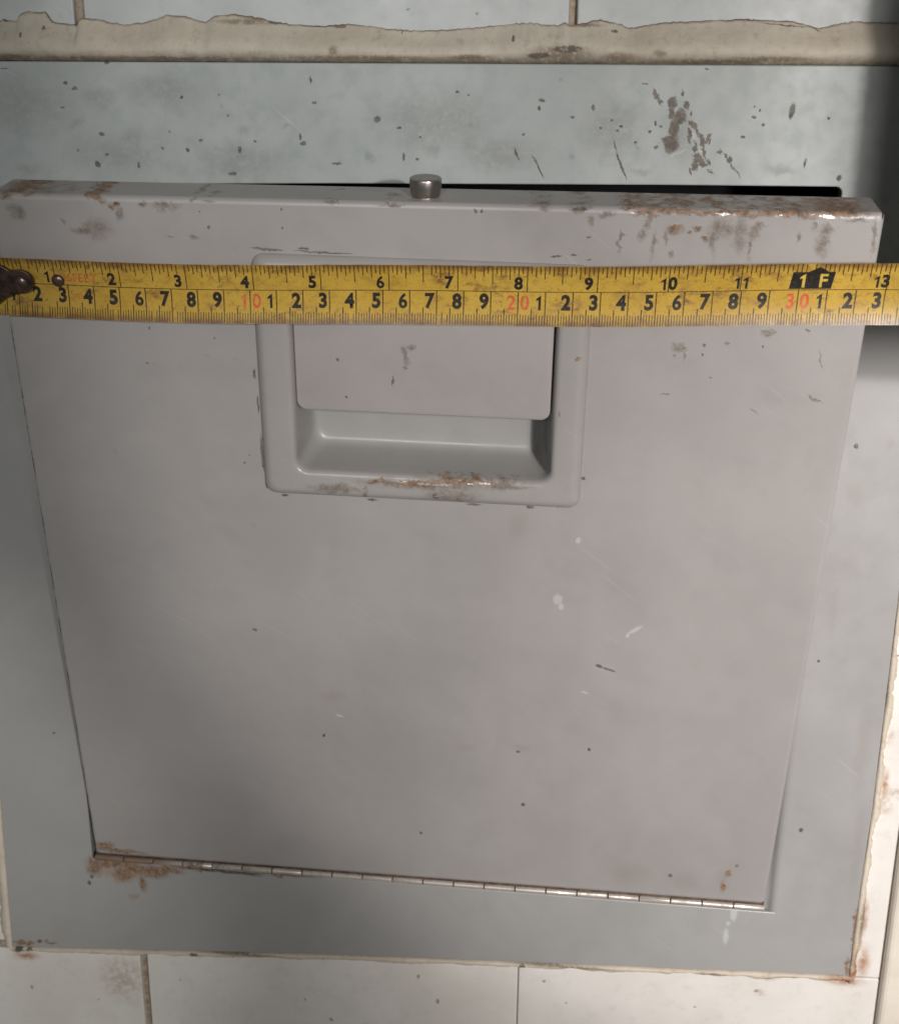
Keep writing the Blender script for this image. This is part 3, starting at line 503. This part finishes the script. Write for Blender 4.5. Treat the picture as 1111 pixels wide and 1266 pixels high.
# latch stud on the lip
def lathe(name, prof, mat, parent, loc, seg=40, axis='z'):
    vs, fs = [], []
    for (r, h) in prof:
        for i in range(seg):
            a = 2 * math.pi * i / seg
            p = (r * math.cos(a), r * math.sin(a), h) if axis == 'z' else (r * math.cos(a), -h, r * math.sin(a))
            vs.append((loc[0] + p[0], loc[1] + p[1], loc[2] + p[2]))
    for k in range(len(prof) - 1):
        for i in range(seg):
            j = (i + 1) % seg; fs.append((k * seg + i, k * seg + j, (k + 1) * seg + j, (k + 1) * seg + i))
    fs.append(tuple(range(seg))[::-1]); fs.append(tuple(range((len(prof) - 1) * seg, len(prof) * seg)))
    o = mesh(name, vs, fs, mat, parent, True); sharp(o, 30); return o
lathe('latch_stud', [(5.0, -3), (5.0, .6), (5.35, 1.2), (5.6, 3.5), (5.75, 6.0), (5.6, 6.6), (5.1, 6.9)], M['pin'], door, (154.9, 10, 312.3))

# hinge: leaf strips with a row of knuckles
hinge = sheetmesh('hinge', [(.5, .4, 3.2), (WD - .5, .4, 3.2), (WD - .5, .4, -5.2), (.5, .4, -5.2)], [(3, 2, 1, 0)], M['leaf'], hatch, False)
hinge.matrix_local = Matrix.Rotation(R(.992), 4, 'Y')
NK = 22; pitch = WD / NK
kr = 1.35
kv, kf = [], []
ks = 14
for (x, r) in ((.22, kr * .82), (.45, kr), (pitch - .45, kr), (pitch - .22, kr * .82)):
    for i in range(ks):
        a = 2 * math.pi * i / ks; kv.append((x, r * math.cos(a), r * math.sin(a)))
for k in range(3):
    for i in range(ks):
        j = (i + 1) % ks; kf.append((k * ks + i, k * ks + j, (k + 1) * ks + j, (k + 1) * ks + i))
kf.append(tuple(range(ks))); kf.append(tuple(range(3 * ks, 4 * ks))[::-1])
for i in range(NK):
    # separate meshes so that each carries its own place along the pin
    o = mesh('knuckle', [(x + i * pitch, y - .5 + random.uniform(-.08, .08), z - 1.25 + random.uniform(-.08, .08)) for x, y, z in kv], kf, M['knuckle'], hinge, True)
    sharp(o, 40)

# ------------------------------------------------------------------ measuring tape, held across the door
tape = bpy.data.objects.new('measuring_tape', None); col.objects.link(tape); tape.empty_display_size = .03
tape.matrix_world = door_m
tag(tape, 'yellow steel measuring tape with worn black numerals stretched across the grey door', 'tape measure')
K = .964; HW = 10.95
def tp(s, q, up=0.0):
    """s = real millimetres from the hook, q = across the blade; to door coordinates"""
    u = s * K - 3.4; t_ = u - 5
    v = 277.8 + .02278 * t_ + 7.62e-5 * t_ * (t_ - 158) + .25 * math.sin(u * .045 + 1.2)
    nn = 4.7 + 1.7 * (q / HW) ** 2 + .35 * math.sin(u * .03) - 1.4 * max(0, 1 - (u + 4) / 45.) + max(0, u - 280) * .03
    return (u, -(nn + up), v + q)
NS, NQ = 180, 16
vs, fs, ac = [], [], []
for lay in (0, -.18):
    for i in range(NS + 1):
        s_ = 0 + 365 * i / NS
        for k in range(NQ + 1):
            q = -HW + 2 * HW * k / NQ
            wob = .10 * fbm(s_ * .12, 70 + (k > NQ / 2) * 5) if k in (0, NQ) else 0
            vs.append(tp(s_, q + wob, lay)); ac.append(q / HW)
off = (NS + 1) * (NQ + 1); w = NQ + 1
for i in range(NS):
    for k in range(NQ):
        a = i * w + k; fs.append((a, a + w, a + w + 1, a + 1)); fs.append((off + a, off + a + 1, off + a + w + 1, off + a + w))
    a = i * w; fs.append((a, off + a, off + a + w, a + w)); a += NQ; fs.append((a, a + w, off + a + w, off + a))
for k in range(NQ):
    fs.append((k, k + 1, off + k + 1, off + k)); a = NS * w + k; fs.append((a, off + a, off + a + 1, a + 1))
blade = mesh('tape_blade', vs, fs, M['tape'], tape, True)
at = blade.data.attributes.new('across', 'FLOAT', 'POINT')
for i, x in enumerate(ac): at.data[i].value = x
sharp(blade, 60)

QM = HW - 2 * HW * .445                                 # the line between inch and centimetre rows
tv, tf = [], []
def stroke(s0, s1, q0, q1, lean=0.0, up=.05):
    m = max(1, int(abs(q1 - q0) / 1.6)); b0 = len(tv)
    for k in range(m + 1):
        q = q0 + (q1 - q0) * k / m; d = lean * (q - q0)
        tv.append(tp(s0 + d, q, up)); tv.append(tp(s1 + d, q, up))
    for k in range(m):
        a = b0 + 2 * k; tf.append((a, a + 1, a + 3, a + 2) if q1 > q0 else (a + 2, a + 3, a + 1, a))
rnd = random.Random(3)
for mm in range(3, 364):
    if mm < 22 and rnd.random() < .5: continue
    if rnd.random() < .06 and mm % 5: continue
    top = QM - .1 if mm % 10 == 0 else (-HW + (5.9 if mm % 5 == 0 else 3.9 + rnd.uniform(-.3, .3)))
    wd = .15 if mm % 5 else .19
    stroke(mm - wd, mm + wd, -HW + .15, top)
for k in range(3, 230):
    s_ = k * 25.4 / 16
    if rnd.random() < .06 and k % 4: continue
    ln = {0: HW - QM - .1, 8: 6.6, 4: 5.0, 12: 5.0}.get(k % 16, 3.9 if k % 2 == 0 else 2.9) + rnd.uniform(-.2, .2) * (k % 16 != 0)
    if k % 16 == 0 and k // 16 in (12,): ln = 2.2
    if k in (191, 193): continue
    stroke(s_ - .17, s_ + .17, HW - .15 - ln, HW - .15, 0)
for i in range(0, 120): stroke(10 + i * 2.95, 10 + (i + 1) * 2.95, QM - .13, QM + .13)
tk = sheetmesh('scale_ticks', tv, tf, M['tick'], tape, False)

def text_part(name, s, txt, height, cs, q0, mat, bold=.045, squeeze=.9, up=.07, space=1.0, slant=0.0, alpha=None):
    bm = bmesh.new(); pen = 0.0
    for ch in txt:
        h_ = height
        if ch == '1':                                       # upright stem with a slanted flag
            k_ = .8 if bold < .02 else 1.0
            for q4 in ([(.31, 0), (.50, 0), (.50, 1), (.31, .89)], [(.31, .89), (.13, .76), (.13, .61), (.31, .70)]):
                bm.faces.new([bm.verts.new((pen + ((x - .41) * k_ + .41) * h_, y * h_, 0)) for x, y in q4])
            pen += .66 * h_ * space; continue
        cu = bpy.data.curves.new('glyph', 'FONT'); cu.body = ch; cu.size = height / .73
        cu.offset = min(bold, .03 if ch == '6' else 1) * cu.size; cu.resolution_u = 6
        ob = bpy.data.objects.new('glyph', cu)
        me = bpy.data.meshes.new_from_object(ob)
        bpy.data.objects.remove(ob); bpy.data.curves.remove(cu)
        xs_ = [v.co.x for v in me.vertices]; yb = min(v.co.y for v in me.vertices)
        wd_ = max(xs_) - min(xs_)
        for v in me.vertices: v.co.x += pen + .03 * h_ - min(xs_); v.co.y -= yb
        bm.from_mesh(me); bpy.data.meshes.remove(me); pen += (wd_ + .14 * h_) * space
    me = bpy.data.meshes.new(name)
    y0 = min(v.co.y for v in bm.verts); xs_ = [v.co.x for v in bm.verts]; xm = (min(xs_) + max(xs_)) / 2
    k = -1.0
    while k < 10:
        bmesh.ops.bisect_plane(bm, geom=bm.verts[:] + bm.edges[:] + bm.faces[:], plane_co=(0, y0 + k, 0), plane_no=(0, 1, 0)); k += .9
    for v in bm.verts:
        x, y = (v.co.x - xm) * squeeze, v.co.y - y0
        p = tp(cs + x + slant * y, q0 + y, up); v.co = (p[0] * S, p[1] * S, p[2] * S)
    bm.to_mesh(me); bm.free(); me.name = name
    return link(name, me, mat, tape)
for i in range(1, 14):
    if i == 12: continue
    c = i * 25.4 + (-3.2 if i < 10 else 0.2)
    if i == 13: c = 13 * 25.4 - 2.0
    text_part('numeral', i, str(i), 4.5, c, QM + .7, M['ink'], squeeze=.98, space=1.0)
for i in range(1, 36):
    if i % 10 == 0:
        a, b2 = str(i)
        text_part('numeral', i, a, 5.3, i * 10 - 2.5, QM - 6.6, M['red'], .02)
        text_part('numeral', i, b2, 5.3, i * 10 + 2.5, QM - 6.6, M['red'], .02)
    else:
        text_part('numeral', i, str(i % 10), 5.3, i * 10 - 2.5, QM - 6.6, M['ink'], squeeze=.92)
text_part('length_mark', 0, '16FEET', 3.4, 35.2, QM + 1.3, M['faded'], .012, .95)
text_part('length_mark', 0, '5m', 3.2, 32.9, QM - 5.0, M['faded'], -.004)
# black foot marker with its arrow
mk = []
s0 = 304.8 - 8.4; s1 = 304.8 + 6.2
pv, pf = [], []
nseg = 30
for i in range(nseg + 1):
    s_ = s0 + (s1 - s0) * i / nseg
    d = abs(s_ - 305.2)
    topq = QM + 6.6 + max(0, 1.9 - d * .55)
    for k in range(6):
        q = QM + .35 + (topq - QM - .35) * k / 5; pv.append(tp(s_ + .12 * (q - QM), q, .06))
for i in range(nseg):
    for k in range(5):
        a = i * 6 + k; pf.append((a, a + 6, a + 7, a + 1))
sheetmesh('foot_marker', pv, pf, M['ink'], tape, False)
text_part('numeral', 0, '1', 5.0, 304.8 - 4.0, QM + .9, M['reverse'], .02, 1.0, .11)
text_part('numeral', 0, 'F', 5.0, 304.8 + 3.3, QM + .9, M['reverse'], .02, 1.0, .11)

# end hook with two rivets
hz = 280.6
hp = [(-9, 286.0), (-9, 271.3), (-2.0, 271.3), (2.0, 274.4), (5.5, 275.8)]
hp += [(9.0 + 4.4 * math.cos(a), hz + .2 + 4.4 * math.sin(a)) for a in [R(x) for x in range(-80, 91, 17)]]
hp += [(5.0, 284.9), (2.2, 286.6)]
def hook_slab():
    bm = bmesh.new()
    f_ = [bm.verts.new((x * S, -7.0 * S, z * S)) for x, z in hp]; b_ = [bm.verts.new((x * S, -5.7 * S, z * S)) for x, z in hp]
    bm.faces.new(f_); bm.faces.new(b_[::-1]); n = len(hp)
    for i in range(n): bm.faces.new((f_[i], b_[i], b_[(i + 1) % n], f_[(i + 1) % n]))
    # the turned-down end that catches the door edge
    bx = bmesh.ops.create_cube(bm, size=1)['verts']
    for v in bx: v.co = ((-9.6 + v.co.x * 1.2) * S, (-1.5 + v.co.y * 10.2) * S, (278.7 + v.co.z * 14.6) * S)
    bmesh.ops.recalc_face_normals(bm, faces=bm.faces)
    bmesh.ops.bevel(bm, geom=[e for e in bm.edges if e.calc_face_angle(0) > .8], offset=.3 * S, segments=2, profile=.5, affect='EDGES')
    me = bpy.data.meshes.new('end_hook'); bm.to_mesh(me); bm.free()
    return link('end_hook', me, M['hook'], tape)
hook = hook_slab()
dome = [(2.5, -.4), (2.5, .25), (2.25, .75), (1.7, 1.15), (.9, 1.38), (.25, 1.43)]
lathe('rivet', dome, M['rivet'], hook, (9.4, -7.0, hz), 28, 'y')
lathe('rivet', [(r * .98, h) for r, h in dome], M['rivet'], tape, (22.1, -tp(26.5, 0)[1] * -1, 281.0), 28, 'y')
